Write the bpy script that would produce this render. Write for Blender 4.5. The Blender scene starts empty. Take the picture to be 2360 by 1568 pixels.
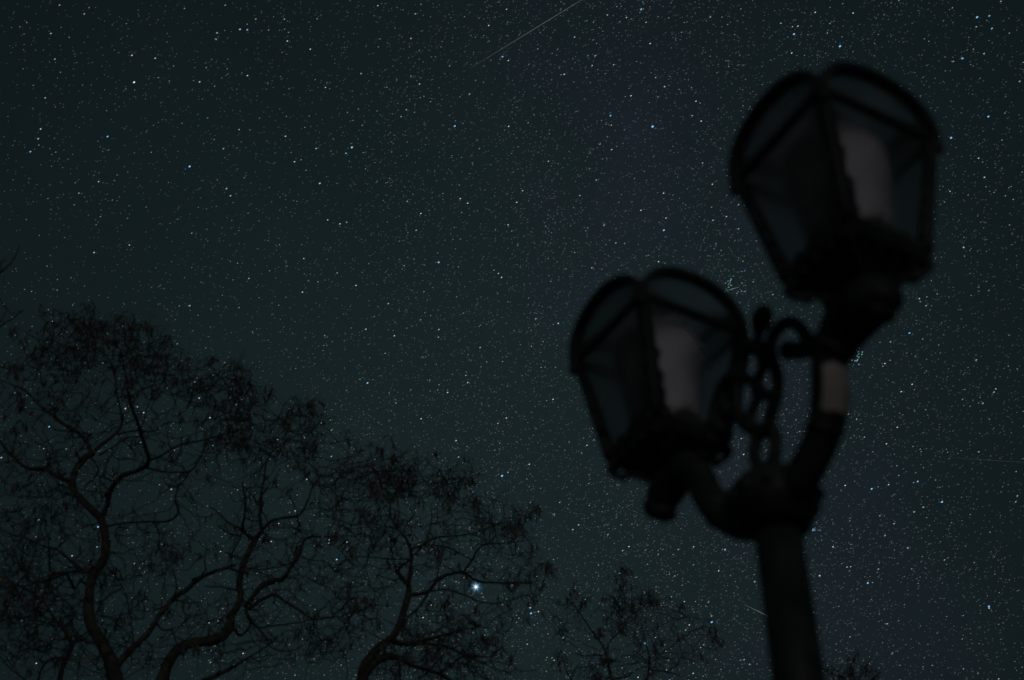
import bpy, math, random
from mathutils import Vector, Matrix, noise
random.seed(7)
R = math.radians
scene = bpy.context.scene
col = scene.collection

# ------------------------------------------------------------------ camera
PITCH, FOC = 0.69759, 50.0           # tilt above the horizon, focal length in mm
EYE = Vector((0, 0, 1.3))            # tripod height
S = 2.64                             # metres from eye level up to the lantern floors
RIGHT = Vector((1, 0, 0))
UP = Vector((0, -math.sin(PITCH), math.cos(PITCH)))
FWD = Vector((0, math.cos(PITCH), math.sin(PITCH)))
cam_d = bpy.data.cameras.new('camera')
cam = bpy.data.objects.new('camera', cam_d)
col.objects.link(cam)
cam.location = EYE
cam.rotation_euler = (R(90) + PITCH, 0, 0)
cam_d.lens = FOC; cam_d.sensor_width = 36
cam_d.clip_start = 0.05; cam_d.clip_end = 8000
cam_d.dof.use_dof = True
cam_d.dof.focus_distance = 400
cam_d.dof.aperture_fstop = 1.9
cam_d.dof.aperture_blades = 0
scene.camera = cam

def ray(x, y):
    """direction of a point surveyed from the photograph (2360 x 1568 frame)"""
    u = (x - 1180) / 2360 * 36; v = (784 - y) / 2360 * 36
    return (RIGHT * u + UP * v + FWD * FOC)

# ------------------------------------------------------------------ helpers
def tag(o, label=None, cat=None, group=None, kind=None):
    if label: o['label'] = label
    if cat: o['category'] = cat
    if group: o['group'] = group
    if kind: o['kind'] = kind
    return o

def empty(name, loc):
    o = bpy.data.objects.new(name, None); col.objects.link(o); o.location = loc
    o.empty_display_size = 0.2
    return o

class MB:
    def __init__(s): s.v = []; s.f = []; s.smooth = []
    def quad(s, a, b, c, d):
        n = len(s.v); s.v += [a, b, c, d]; s.f.append((n, n+1, n+2, n+3)); s.smooth.append(False)
    def tri(s, a, b, c):
        n = len(s.v); s.v += [a, b, c]; s.f.append((n, n+1, n+2)); s.smooth.append(False)
    def tube(s, pts, rad, k=8, cap=True, a0=0.0, a1=2*math.pi, smooth=True, ref=None):
        full = abs(a1 - a0 - 2*math.pi) < 1e-6
        m = len(pts)
        if m < 2: return
        t = (pts[1] - pts[0]).normalized()
        ref = ref or (Vector((0, 0, 1)) if abs(t.z) < .9 else Vector((0, -1, 0)))
        nrm = (ref - t * ref.dot(t)).normalized()
        base = len(s.v); kk = k if full else k + 1
        for i, p in enumerate(pts):
            if i == 0: tt = pts[1] - pts[0]
            elif i == m-1: tt = pts[-1] - pts[-2]
            else: tt = pts[i+1] - pts[i-1]
            if tt.length < 1e-9: tt = t.copy()
            tt.normalize()
            nrm = (nrm - tt * nrm.dot(tt))
            if nrm.length < 1e-6: nrm = tt.orthogonal()
            nrm.normalize(); bn = tt.cross(nrm)
            r = rad[i] if isinstance(rad, (list, tuple)) else rad
            for j in range(kk):
                a = a0 + (a1 - a0) * j / k
                s.v.append(p + (nrm * math.cos(a) + bn * math.sin(a)) * r)
            t = tt
        for i in range(m-1):
            for j in range(k):
                j2 = (j+1) % kk
                s.f.append((base+i*kk+j, base+i*kk+j2, base+(i+1)*kk+j2, base+(i+1)*kk+j)); s.smooth.append(smooth)
        if cap and full:
            s.f.append(tuple(base + j for j in reversed(range(k)))); s.smooth.append(False)
            s.f.append(tuple(base + (m-1)*k + j for j in range(k))); s.smooth.append(False)
    def lathe(s, c, prof, k=32, axis=Vector((0, 0, 1))):
        axis = axis.normalized(); a = axis.orthogonal().normalized(); b = axis.cross(a)
        base = len(s.v); m = len(prof)
        for r, z in prof:
            for j in range(k):
                an = 2*math.pi*j/k
                s.v.append(c + axis*z + (a*math.cos(an) + b*math.sin(an))*max(r, 1e-4))
        for i in range(m-1):
            for j in range(k):
                j2 = (j+1) % k
                s.f.append((base+i*k+j, base+i*k+j2, base+(i+1)*k+j2, base+(i+1)*k+j)); s.smooth.append(True)
        s.f.append(tuple(base + j for j in reversed(range(k)))); s.smooth.append(False)
        s.f.append(tuple(base + (m-1)*k + j for j in range(k))); s.smooth.append(False)
    def blob(s, c, rx, ry, rz, ax=None, n=10):
        ax = ax or (Vector((1,0,0)), Vector((0,1,0)), Vector((0,0,1)))
        base = len(s.v)
        for i in range(n+1):
            th = math.pi*i/n
            for j in range(2*n):
                ph = math.pi*j/n
                s.v.append(c + ax[0]*rx*math.sin(th)*math.cos(ph) + ax[1]*ry*math.sin(th)*math.sin(ph) + ax[2]*rz*math.cos(th))
        for i in range(n):
            for j in range(2*n):
                j2 = (j+1) % (2*n)
                s.f.append((base+i*2*n+j, base+(i+1)*2*n+j, base+(i+1)*2*n+j2, base+i*2*n+j2)); s.smooth.append(True)
    def bar(s, a, b, w, d, nrm):
        """rectangular bar a->b, width w across, depth d along nrm"""
        t = (b-a).normalized(); n = (nrm - t*nrm.dot(t)).normalized(); x = t.cross(n)
        s.sweep([a, b], [t, t], x, n, w, d)
    def sweep(s, pts, tans, x, n, w, d):
        base = len(s.v)
        for p in pts:
            for sx, sn in ((-1,-1),(1,-1),(1,1),(-1,1)):
                s.v.append(p + x*sx*w/2 + n*sn*d/2)
        m = len(pts)
        for i in range(m-1):
            for j in range(4):
                j2 = (j+1) % 4
                s.f.append((base+i*4+j, base+i*4+j2, base+(i+1)*4+j2, base+(i+1)*4+j)); s.smooth.append(False)
        s.f.append((base+3, base+2, base+1, base)); s.smooth.append(False)
        e = base+(m-1)*4
        s.f.append((e, e+1, e+2, e+3)); s.smooth.append(False)
    def build(s, name, mat, parent=None):
        me = bpy.data.meshes.new(name)
        off = parent.matrix_basis.translation if parent is not None and parent.type == 'EMPTY' else Vector((0,0,0))
        if parent is not None and parent.parent is not None:
            off = off + parent.parent.matrix_basis.translation
        me.from_pydata([tuple(v - off) for v in s.v], [], s.f)
        me.polygons.foreach_set('use_smooth', s.smooth)
        me.materials.append(mat); me.update()
        o = bpy.data.objects.new(name, me); col.objects.link(o)
        if parent is not None: o.parent = parent
        return o

def spline(pts, n=4):
    """Catmull-Rom through points; each point a tuple whose parts are all interpolated"""
    if len(pts) < 3: return list(pts)
    out = []
    P = [pts[0]] + list(pts) + [pts[-1]]
    for i in range(1, len(P)-2):
        p0, p1, p2, p3 = P[i-1], P[i], P[i+1], P[i+2]
        for k in range(n):
            t = k/n
            out.append(tuple(0.5*((2*b)+(-a+c)*t+(2*a-5*b+4*c-d)*t*t+(-a+3*b-3*c+d)*t**3) for a, b, c, d in zip(p0, p1, p2, p3)))
    out.append(tuple(pts[-1]))
    return out

# ------------------------------------------------------------------ materials
def new_mat(name):
    m = bpy.data.materials.new(name); m.use_nodes = True
    nt = m.node_tree
    for n in list(nt.nodes): nt.nodes.remove(n)
    return m, nt

def surface(name, c1, c2, scale, rough, metallic=0.0, bump=0.3, spec=0.5, detail=6):
    m, nt = new_mat(name); N = nt.nodes; L = nt.links
    out = N.new('ShaderNodeOutputMaterial'); b = N.new('ShaderNodeBsdfPrincipled')
    tc = N.new('ShaderNodeTexCoord'); nz = N.new('ShaderNodeTexNoise')
    nz.inputs['Scale'].default_value = scale; nz.inputs['Detail'].default_value = detail
    L.new(tc.outputs['Object'], nz.inputs['Vector'])
    cr = N.new('ShaderNodeValToRGB')
    cr.color_ramp.elements[0].position = .35; cr.color_ramp.elements[1].position = .68
    cr.color_ramp.elements[0].color = (*c1, 1); cr.color_ramp.elements[1].color = (*c2, 1)
    L.new(nz.outputs['Fac'], cr.inputs['Fac']); L.new(cr.outputs['Color'], b.inputs['Base Color'])
    bp = N.new('ShaderNodeBump'); bp.inputs['Strength'].default_value = bump; bp.inputs['Distance'].default_value = .01
    L.new(nz.outputs['Fac'], bp.inputs['Height']); L.new(bp.outputs['Normal'], b.inputs['Normal'])
    b.inputs['Roughness'].default_value = rough; b.inputs['Metallic'].default_value = metallic
    b.inputs['Specular IOR Level'].default_value = spec
    L.new(b.outputs[0], out.inputs['Surface'])
    return m

IRON = surface('cast_iron_paint', (.010,.013,.013), (.040,.044,.044), 9, .6, bump=.6, spec=.35)
BARK = surface('bark', (.045,.045,.042), (.10,.098,.092), 9, .95, bump=.8, spec=.1)
POD = surface('dry_pods', (.085,.084,.08), (.15,.146,.14), 5, .9, spec=.1)
PAPER = surface('weathered_paper', (.26,.24,.235), (.44,.40,.385), 11, .85, bump=.3, spec=.2)
OPAL = surface('opal_glass', (.52,.50,.57), (.86,.83,.93), 7, .6, bump=.05)
GROUND = surface('ground_turf', (.03,.04,.02), (.07,.065,.045), 1.3, .95, bump=.6)

def glass(name, through, frost, dirt, ior=1.2):
    m, nt = new_mat(name); N = nt.nodes; L = nt.links
    out = N.new('ShaderNodeOutputMaterial')
    tr = N.new('ShaderNodeBsdfTransparent'); tr.inputs['Color'].default_value = (*[through]*3, 1)
    rf = N.new('ShaderNodeBsdfRefraction'); rf.inputs['IOR'].default_value = ior; rf.inputs['Roughness'].default_value = 1.0
    rf.inputs['Color'].default_value = (frost, frost*1.0, frost*1.0, 1)
    df = N.new('ShaderNodeBsdfDiffuse'); df.inputs['Color'].default_value = (.16,.155,.15,1)
    tc = N.new('ShaderNodeTexCoord'); nz = N.new('ShaderNodeTexNoise'); nz.inputs['Scale'].default_value = 5
    L.new(tc.outputs['Object'], nz.inputs['Vector'])
    mr = N.new('ShaderNodeMapRange'); mr.inputs[1].default_value=.3; mr.inputs[2].default_value=.75
    mr.inputs[3].default_value = dirt*.4; mr.inputs[4].default_value = dirt*1.7
    L.new(nz.outputs['Fac'], mr.inputs[0])
    add = N.new('ShaderNodeAddShader'); L.new(tr.outputs[0], add.inputs[0]); L.new(rf.outputs[0], add.inputs[1])
    mx = N.new('ShaderNodeMixShader'); L.new(mr.outputs[0], mx.inputs['Fac'])
    L.new(add.outputs[0], mx.inputs[1]); L.new(df.outputs[0], mx.inputs[2])
    L.new(mx.outputs[0], out.inputs['Surface'])
    return m
GLASS = glass('frosted_lantern_glass', .24, .74, .07)
FROST = glass('milky_lantern_glass', .24, .74, .09, 1.38)
SMOKED = glass('sooty_lantern_glass', .07, .60, .22)

def glow_mat(name, strength=1.0):
    m, nt = new_mat(name); N = nt.nodes; L = nt.links
    out = N.new('ShaderNodeOutputMaterial'); e = N.new('ShaderNodeEmission')
    a = N.new('ShaderNodeAttribute'); a.attribute_name = 'starlight'
    L.new(a.outputs['Color'], e.inputs['Color']); e.inputs['Strength'].default_value = strength
    L.new(e.outputs[0], out.inputs['Surface'])
    try: m.cycles.emission_sampling = 'NONE'
    except Exception: pass
    return m
STAR = glow_mat('starlight')
def glow_alpha(name):
    m, nt = new_mat(name); N = nt.nodes; L = nt.links
    out = N.new('ShaderNodeOutputMaterial'); e = N.new('ShaderNodeEmission'); t = N.new('ShaderNodeBsdfTransparent')
    a = N.new('ShaderNodeAttribute'); a.attribute_name = 'starlight'
    L.new(a.outputs['Color'], e.inputs['Color'])
    ad = N.new('ShaderNodeAddShader'); L.new(e.outputs[0], ad.inputs[0]); L.new(t.outputs[0], ad.inputs[1])
    L.new(ad.outputs[0], out.inputs['Surface'])
    try: m.cycles.emission_sampling = 'NONE'
    except Exception: pass
    return m
HALO = glow_alpha('starlight_halo')

# ------------------------------------------------------------------ world: night sky
w = bpy.data.worlds.new('World'); scene.world = w; w.use_nodes = True
nt = w.node_tree; N = nt.nodes; L = nt.links
for n in list(N): N.remove(n)
LIGHT_EL, LIGHT_AZ = R(14), R(176)      # azimuth from +Y, clockwise: the light comes from behind the camera
wo = N.new('ShaderNodeOutputWorld'); bg = N.new('ShaderNodeBackground')
sky = N.new('ShaderNodeTexSky'); sky.sky_type = 'NISHITA'; sky.sun_disc = False
sky.sun_elevation = LIGHT_EL; sky.sun_rotation = LIGHT_AZ
tc = N.new('ShaderNodeTexCoord')
def vdot(vec):
    n = N.new('ShaderNodeVectorMath'); n.operation = 'DOT_PRODUCT'
    L.new(tc.outputs['Generated'], n.inputs[0]); n.inputs[1].default_value = vec
    return n.outputs['Value']
def mth(op, a, b=None, c=None):
    n = N.new('ShaderNodeMath'); n.operation = op
    for i, q in enumerate((a, b, c)):
        if q is None: continue
        if isinstance(q, (int, float)): n.inputs[i].default_value = q
        else: L.new(q, n.inputs[i])
    return n.outputs[0]
# airglow with lens vignetting painted in: brightest low ahead, fading outwards
g = vdot(tuple(ray(1180, 1080).normalized()))
ang = mth('ARCCOSINE', mth('MINIMUM', g, .99999))
gl = mth('EXPONENT', mth('MULTIPLY', mth('POWER', mth('DIVIDE', ang, R(20)), 2.0), -1.0))
# the faint band of the galaxy
a_, b_ = ray(1330, -200), ray(1720, 1000)
band_n = a_.cross(b_).normalized()
bd = vdot(tuple(band_n))
bandg = mth('EXPONENT', mth('MULTIPLY', mth('POWER', mth('DIVIDE', bd, .10), 2.0), -1.0))
nz = N.new('ShaderNodeTexNoise'); nz.inputs['Scale'].default_value = 7; nz.inputs['Detail'].default_value = 5
L.new(tc.outputs['Generated'], nz.inputs['Vector'])
nz2 = N.new('ShaderNodeTexNoise'); nz2.inputs['Scale'].default_value = 16; nz2.inputs['Detail'].default_value = 3
L.new(tc.outputs['Generated'], nz2.inputs['Vector'])
def rgb(c):
    n = N.new('ShaderNodeRGB'); n.outputs[0].default_value = (*c, 1); return n.outputs[0]
def scale(colr, f):
    n = N.new('ShaderNodeVectorMath'); n.operation = 'SCALE'; L.new(colr, n.inputs[0])
    if isinstance(f, (int, float)): n.inputs['Scale'].default_value = f
    else: L.new(f, n.inputs['Scale'])
    return n.outputs[0]
def vadd(a, b):
    n = N.new('ShaderNodeVectorMath'); n.operation = 'ADD'; L.new(a, n.inputs[0]); L.new(b, n.inputs[1]); return n.outputs[0]
def vmul(a, b):
    n = N.new('ShaderNodeVectorMath'); n.operation = 'MULTIPLY'; L.new(a, n.inputs[0]); L.new(b, n.inputs[1]); return n.outputs[0]
base = rgb((.0039, .0076, .0085))
glow = scale(rgb((.0045, .0090, .0101)), gl)
nmod = mth('MULTIPLY_ADD', nz.outputs['Fac'], .36, .82)
purple = scale(rgb((.0026, .0009, .0042)), mth('MULTIPLY', bandg, mth('MULTIPLY', mth('POWER', nz2.outputs['Fac'], 2.0), 2.6)))
purple = scale(purple, 1.0)
total = vadd(scale(vadd(base, glow), nmod), purple)
nish = vmul(sky.outputs[0], rgb((.9, 1.0, .62)))
total = vadd(total, scale(nish, .00035))
L.new(total, bg.inputs['Color']); bg.inputs['Strength'].default_value = 1.0
L.new(bg.outputs[0], wo.inputs['Surface'])

sun_d = bpy.data.lights.new('faint_light', 'SUN'); sun = bpy.data.objects.new('faint_light', sun_d); col.objects.link(sun)  # faint warm light of an unseen source, low behind the camera
sun_d.energy = .15; sun_d.angle = R(10); sun_d.color = (1.0, .95, .94)
dirv = Vector((math.sin(LIGHT_AZ)*math.cos(LIGHT_EL), math.cos(LIGHT_AZ)*math.cos(LIGHT_EL), math.sin(LIGHT_EL)))
sun.rotation_euler = dirv.to_track_quat('Z', 'Y').to_euler()

# ------------------------------------------------------------------ ground
m = MB(); G = 1500; K = 24
for i in range(K):
    for j in range(K):
        f = lambda t: (abs(t)**1.8)*(1 if t >= 0 else -1)*G
        x0, x1 = f(-1+2*i/K), f(-1+2*(i+1)/K); y0, y1 = f(-1+2*j/K), f(-1+2*(j+1)/K)
        m.quad(Vector((x0,y0,0)), Vector((x1,y0,0)), Vector((x1,y1,0)), Vector((x0,y1,0)))
tag(m.build('ground', GROUND), 'dark night ground under the street lamp and trees', 'ground', kind='structure')

# ------------------------------------------------------------------ stars
RS = 2500.0
PX = 36/1024/FOC * RS                 # size of one picture pixel at the star sphere
trail = (RIGHT*math.cos(R(32)) + UP*math.sin(R(32)))
class Glow:
    def __init__(s): s.v=[]; s.f=[]; s.c=[]
    def star(s, d, length, width, colr, tdir=trail):
        d = d.normalized(); c = EYE + d*RS
        t = (tdir - d*tdir.dot(d)).normalized(); n = d.cross(t)
        k = len(s.v); h = length/2; q = width/2
        pts = [t*h, t*(h*.55)+n*q, -t*(h*.55)+n*q, -t*h, -t*(h*.55)-n*q, t*(h*.55)-n*q]
        s.v += [tuple(c+p) for p in pts]; s.f.append(tuple(range(k, k+6))); s.c += [(*colr, 1)]*6
    def build(s, name, mat):
        me = bpy.data.meshes.new(name); me.from_pydata(s.v, [], s.f)
        at = me.color_attributes.new('starlight', 'FLOAT_COLOR', 'POINT')
        at.data.foreach_set('color', [x for c in s.c for x in c])
        me.materials.append(mat); me.update()
        o = bpy.data.objects.new(name, me); col.objects.link(o); return o
rs = random.Random(21)
def star_col(b, blue=None):
    t = rs.random() if blue is None else (0.0 if blue else .6)
    if t < .26: c = (.38, .74, 1.0)
    elif t < .40: c = (.72, .95, 1.0)
    elif t < .86: c = (.90, 1.0, 1.0)
    else: c = (1.0, .93, .84)
    return tuple(x*b for x in c)
G_ = Glow()
def density(x, y):
    d = .20 + .85/(1+math.exp(-(x-880+.20*(y-780))/240))
    if x > 1750: d *= max(.42, 1-(x-1750)/1000)
    if y < 700: d *= 1-.28*min(1, (700-y)/350)*min(1, max(0, (x-1000)/500))
    n = noise.noise(Vector((x/170, y/170, 3.1)))
    n2 = noise.noise(Vector((x/60, y/60, 9.7)))
    return d*(1+.45*n+.35*n2)
cnt = 0
while cnt < 40000:
    x = rs.uniform(-250, 2610); y = rs.uniform(-250, 1818)
    if rs.random() > density(x, y)/1.4: continue
    cnt += 1
    u = rs.random()
    b = .006 + .026*(1-u)**(-.53)
    b = min(b, .55)
    if b < .3: lw = (1.35, .60)
    else: lw = (1.55, .72)
    G_.star(ray(x, y), lw[0]*PX, lw[1]*PX, star_col(b*1.35))
# the rest of the sky, outside the picture
k = 0
while k < 60000:
    d = Vector((rs.gauss(0,1), rs.gauss(0,1), abs(rs.gauss(0,1))+.02)).normalized()
    f_ = d.dot(FWD.normalized())
    if f_ > .3:
        fx, fy = 1180+d.dot(RIGHT)/f_*FOC/36*2360, 784-d.dot(UP)/f_*FOC/36*2360
        if -250 < fx < 2610 and -250 < fy < 1818: continue
        if rs.random() > .35+.65*density(max(-600, min(3000, fx)), max(-600, min(2200, fy)))/1.4: continue
    elif rs.random() > .45: continue
    k += 1; b = min(.012 + .034*(1-rs.random())**(-.53), .6)
    G_.star(d, 1.4*PX, .66*PX, star_col(b*1.35))
# stars that can be told apart in the photograph: x, y, brightness, blue
CAT = [(309,190,3,0),(304,128,1.1,0),(460,189,1,0),(248,315,.8,1),(437,384,1.5,1),(70,350,.7,1),(88,320,.9,0),(498,91,.6,0),(500,76,.6,1),
(553,68,1.2,0),(570,69,.7,1),(811,340,1.7,1),(737,423,.9,1),(1048,291,1,1),(1011,605,1.2,1),(437,705,.9,0),(522,435,.9,0),(515,343,.7,0),
(1504,292,2.6,1),(1530,531,1.1,1),(1535,503,.9,0),(1478,22,1.2,1),(1407,267,.7,1),(1830,79,1.2,1),(1936,107,1.8,1),(2252,40,1.7,1),(2280,37,.7,1),(2286,66,.7,1),
(2218,135,.9,1),(2278,269,1,1),(2192,318,1.5,1),(2197,142,.6,0),(2350,188,.8,0),(1158,131,.8,1),(967,194,.8,0),(947,89,.8,0),(832,170,.7,0),
(1157,1097,1.9,1),(1640,1434,2.2,1),(1640,1420,.9,0),(1224,1414,1.1,1),(1241,1410,1.1,0),(1298,1470,1.3,1),(1487,1483,1,1),
(2009,1127,1.1,1),(2171,1157,1.7,1),(2107,1180,.7,1),(2279,1398,1.2,1),(1889,1327,.9,1),(2000,1344,1,1),(1671,1267,.8,1),(2092,1263,.8,0),
(847,883,.9,1),(482,1436,1.5,0),(484,963,1.4,0),(289,942,1.5,0),(545,932,1.2,0),(459,918,1.1,0),(449,880,1,0),(843,759,1,0),(895,700,.8,0),
(1329,768,.8,0),(707,1105,.9,0),(1078,882,.9,0),(2068,985,.9,0),(2096,768,.8,1),(2115,1110,.8,1),(1869,1086,2,0),(1874,1222,.8,1),
(2265,930,.6,1),(2250,830,.6,1),(113,984,.9,1),(3,1055,1,0),(395,1128,1,0),(226,1215,1,1),(772,1312,1,0),(758,1252,1.2,0),(776,1290,1.1,1)]
for x, y, b, bl in CAT:
    c = (.26,.62,1.0) if bl else (.92,.98,1.0)
    b *= 1.35 if bl else .62
    G_.star(ray(x, y), 1.7*PX*(1+.14*b), .85*PX*(1+.30*b), tuple(q*min(b, 1.3)*.72 for q in c))
# small clusters
for cx, cy, n, r, b in ((1694,660,22,34,.26),(1688,648,3,8,.6),(1972,826,11,19,.5),(1872,1222,9,16,.25),(1590,1010,12,60,.22)):
    for _ in range(n):
        G_.star(ray(cx+rs.gauss(0,r*.5), cy+rs.gauss(0,r*.5)), 1.6*PX, .75*PX, tuple(q*b*rs.uniform(.5,1.5) for q in (.45,.8,1)))
st = G_.build('stars', STAR)
tag(st, 'thousands of tiny white and blue stars scattered over the night sky', 'stars', kind='stuff')

def light_trail(x0, y0, x1, y1, b, label):  # exposure trail of light, drawn as a thin glowing ribbon
    g = Glow()
    a, c = ray(x0, y0).normalized(), ray(x1, y1).normalized()
    n = 10
    d = (a+c).normalized(); side = d.cross(c-a).normalized()*PX*.28
    for i in range(n+1):
        t = i/n; p = (a.lerp(c, t)).normalized()*(RS*.99)
        wgt = b*(.35+.65*min(1, t*1.6))
        taper = .25 + .75*math.sin(math.pi*min(1, .12+t*.8))
        g.v += [tuple(EYE+p-side*taper), tuple(EYE+p+side*taper)]
        g.c += [(wgt*.85, wgt, wgt*1.05, 1)]*2
        if i: k = 2*i; g.f.append((k-2, k-1, k+1, k))
    o = g.build('light_trail', STAR)
    tag(o, label, 'light_trail', 'faint light streaks in the sky')
light_trail(1083,158,1360,-12,.105,'longest light streak, slanting up and out of the top of the sky')
light_trail(1672,671,1703,662,.16,'shortest light streak, beside the small blue star cluster between the lanterns')
light_trail(1716,1394,1790,1430,.17,'short light streak slanting down into the left side of the lamp pole')
light_trail(2160,1053,2372,1067,.032,'faint nearly level light streak running to the right, beside the lamp')

# the bright planet: a hot core with a ragged bluish glare
g = Glow(); d = ray(1097,1353).normalized(); c = EYE + d*(RS*.985)
a = (RIGHT - d*RIGHT.dot(d)).normalized(); b = d.cross(a)
K = 56; rings = [(0,1.3),(1.0,1.3),(1.7,.75),(2.7,.36),(4.0,.13),(6.2,.035),(9.5,0)]
rp = random.Random(4)
jag = [1+.30*math.sin(j*2*math.pi/K*7+.5)+rp.uniform(-.12,.12) for j in range(K)]
for ri, (rr, br) in enumerate(rings):
    rr *= .78
    for j in range(K):
        an = 2*math.pi*j/K; q = rr*PX*(1 if ri < 2 else (1+(jag[j]-1)*(1.0 if ri < 5 else .5)))
        g.v.append(tuple(c + a*q*math.cos(an) + b*q*math.sin(an)))
        mixb = min(1, br)
        g.c.append((br*(.12+.9*mixb), br*(.62+.4*mixb), br*1.05, 1))
for ri in range(len(rings)-1):
    for j in range(K):
        j2 = (j+1) % K
        g.f.append((ri*K+j, ri*K+j2, (ri+1)*K+j2, (ri+1)*K+j))
tag(g.build('planet', HALO), 'brightest point of the sky, white with blue glare, between bare branches', 'planet')

# ------------------------------------------------------------------ street lamp
PXY = Vector((0.27078, 1.23525))*S; PHI = -1.09561
U = Vector((math.cos(PHI), math.sin(PHI), 0))      # direction of the two arms
V = Vector((-math.sin(PHI), math.cos(PHI), 0))
POLE = Vector((PXY.x, PXY.y, 0))
def pl(s, z, off=0.0):                             # point in the plane of the arms
    return POLE + U*(s*S) + V*(off*S) + Vector((0,0,1.3+z*S))
def plane_hit(x, y):
    dd = ray(x, y); n = V
    t = n.dot(POLE - EYE)/n.dot(dd); return EYE + dd*t
def z3(x, y): return plane_hit(1604.8+.3011*x, 660.8+.3011*y)

lamp = empty('street_lamp', POLE)
tag(lamp, 'black two armed street lamp with square glass lanterns, unlit, before the stars', 'street lamp')
# pole
m = MB()
prof = [(.19,0),(.19,.12),(.165,.16),(.165,.55),(.18,.60),(.18,.66),(.12,.74),(.085,.86),(.074,1.0)]
prof += [(.073,1.3),(.070,2.2),(.067,2.9),(.064,1.3+.775*S)]
m.lathe(POLE, prof, 40)
for k in range(10):                                # shallow flutes standing proud of the shaft foot
    an = 2*math.pi*k/10
    e = Vector((math.cos(an), math.sin(an), 0))
    m.tube([POLE+e*.165+Vector((0,0,.18)), POLE+e*.166+Vector((0,0,.53))], .014, 6)
m.build('pole', IRON, lamp)
# collar and cap
m = MB()
zc = lambda z: 1.3+z*S
ring = []
for r_, z_ in ((.040,.772),(.052,.776),(.058,.786),(.066,.793),(.069,.803),(.068,.815),(.062,.824),(.056,.829),(.050,.833),(.040,.837),(.030,.840),(.020,.842),(.010,.843)):
    ring.append((r_*S*.68, zc(z_+.010)))
m.lathe(POLE, ring, 40)
for k in range(12):
    an = 2*math.pi*(k+.5)/12; e = Vector((math.cos(an), math.sin(an), 0))
    m.blob(POLE+e*.0460*S+Vector((0,0,zc(.818))), .018, .018, .024, n=6)
m.build('collar', IRON, lamp)
# arms
for sg in (1, -1):
    path = [(.02,.810,.027),(.058,.822,.024),(.094,.848,.0235),(.110,.880,.0245),(.116,.912,.0235),(.128,.928,.0275),(.152,.941,.034),(.182,.946,.037),(.204,.938,.031),(.216,.928,.020)]
    if sg < 0:
        path = [(.02,.810,.027),(.055,.822,.025),(.090,.856,.024),(.112,.892,.0235),(.124,.924,.0235),(.140,.944,.025),(.160,.952,.026),(.182,.951,.030),(.200,.940,.027),(.209,.928,.019)]
    sp = spline([(sg*a, b, c) for a, b, c in path], 5)
    m = MB(); m.tube([pl(a, b) for a, b, c in sp], [c*S*.78 for a, b, c in sp], 20)
    # volute ball at the outer end, rings and a socket for the lantern
    m.blob(pl(sg*.209, .932), .018*S, .021*S, .015*S, (U, V, Vector((0,0,1))))
    m.blob(pl(sg*.202, .920), .013*S, .017*S, .010*S, (U, V, Vector((0,0,1))))
    m.lathe(POLE+U*(sg*.1815*S), [(r*.62*S, 1.3+z*S) for r, z in ((.030,.936),(.036,.950),(.026,.962),(.019,.966),(.019,.972),(.027,.976),(.027,.982))], 24)
    for i in (10, 26):
        a, b, c = sp[i]; a2, b2, _ = sp[i+1]
        p, q = pl(a, b), pl(a2, b2); t = (q-p).normalized()*.012
        m.tube([p-t, p, p+t], [c*S*.79, c*S*.86, c*S*.79], 20)
    arm = m.build('arm', IRON, lamp)
    if sg > 0:
        # paper band glued round the camera side of the arm
        cen = []
        for yy in (838, 865, 895, 925, 955):
            cen.append(yy)
        seg = [q for q in sp if .858 <= q[1] <= .908 and q[0] < .128]
        t = MB(); t.tube([pl(a, b) for a, b, c in seg], [c*S*.815 for a, b, c in seg], 20, cap=False, a0=R(122), a1=R(268), ref=-U)
        rj = random.Random(3); nk = 21
        for i in range(nk):
            t.v[i] += Vector((0,0,rj.uniform(-.007,.006))); t.v[-1-i] += Vector((0,0,rj.uniform(-.007,.005)))
        tb = t.build('paper_band', PAPER, lamp); tb['label'] = 'torn pale paper wrapped round the nearer arm'
        tb_seg = seg

# scrollwork between the arms
m = MB()
def scroll(pts, r=.0064, close=False, flat=None):
    sp = spline([(p[0], p[1]) for p in pts], 6)
    P3 = [z3(x, y) for x, y in sp]
    r *= .98; m.tube(P3, r*S, 10)
    for e in (P3[0], P3[-1]): m.blob(e, r*S*1.05, r*S*1.05, r*S*1.05, n=6)
scroll([(930,460),(850,400),(800,320),(725,275),(650,300),(590,375),(560,470),(585,570),(615,670),(620,780),(600,880),(570,980),(555,1070),(592,1110),(606,1180),(603,1270),(580,1350)], .0075)
scroll([(375,430),(365,540),(345,640),(330,720),(318,840),(318,950),(355,1045),(430,1100),(510,1105)], .0072)
scroll([(470,430),(480,500),(508,600),(480,690),(452,770),(462,860),(425,960),(415,1040),(430,1100)], .0066)
scroll([(310,690),(400,710),(470,760),(530,830),(620,845)], .0068)
scroll([(560,470),(500,480),(420,470),(375,470)], .0085)
scroll([(480,1110),(455,1200),(445,1290),(470,1370)], .0075)
scroll([(490,330),(470,400),(470,470)], .006)
scroll([(500,1105),(545,1120),(592,1120)], .007)
scroll([(375,470),(330,520),(290,640),(310,700)], .0072)
def mir(pts):                                      # the same scroll on the other arm
    P3 = [z3(x, y) for x, y in spline(pts, 6)]
    out = []
    for p in P3:
        s_ = (p-POLE).dot(U); out.append(p - U*(2*s_))
    return out
m.tube(mir([(960,460),(850,400),(800,320),(725,275),(650,300),(590,375),(560,470)]), .0064*S, 10)
for (x, y, r) in ((705,490,.0135),(790,490,.013),(860,470,.014)):
    r *= .82; c_ = z3(x, y); m.blob(c_, r*S, r*S, r*S, n=8)
    s_ = (c_-POLE).dot(U); m.blob(c_-U*(2*s_), r*S, r*S, r*S, n=8)
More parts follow.
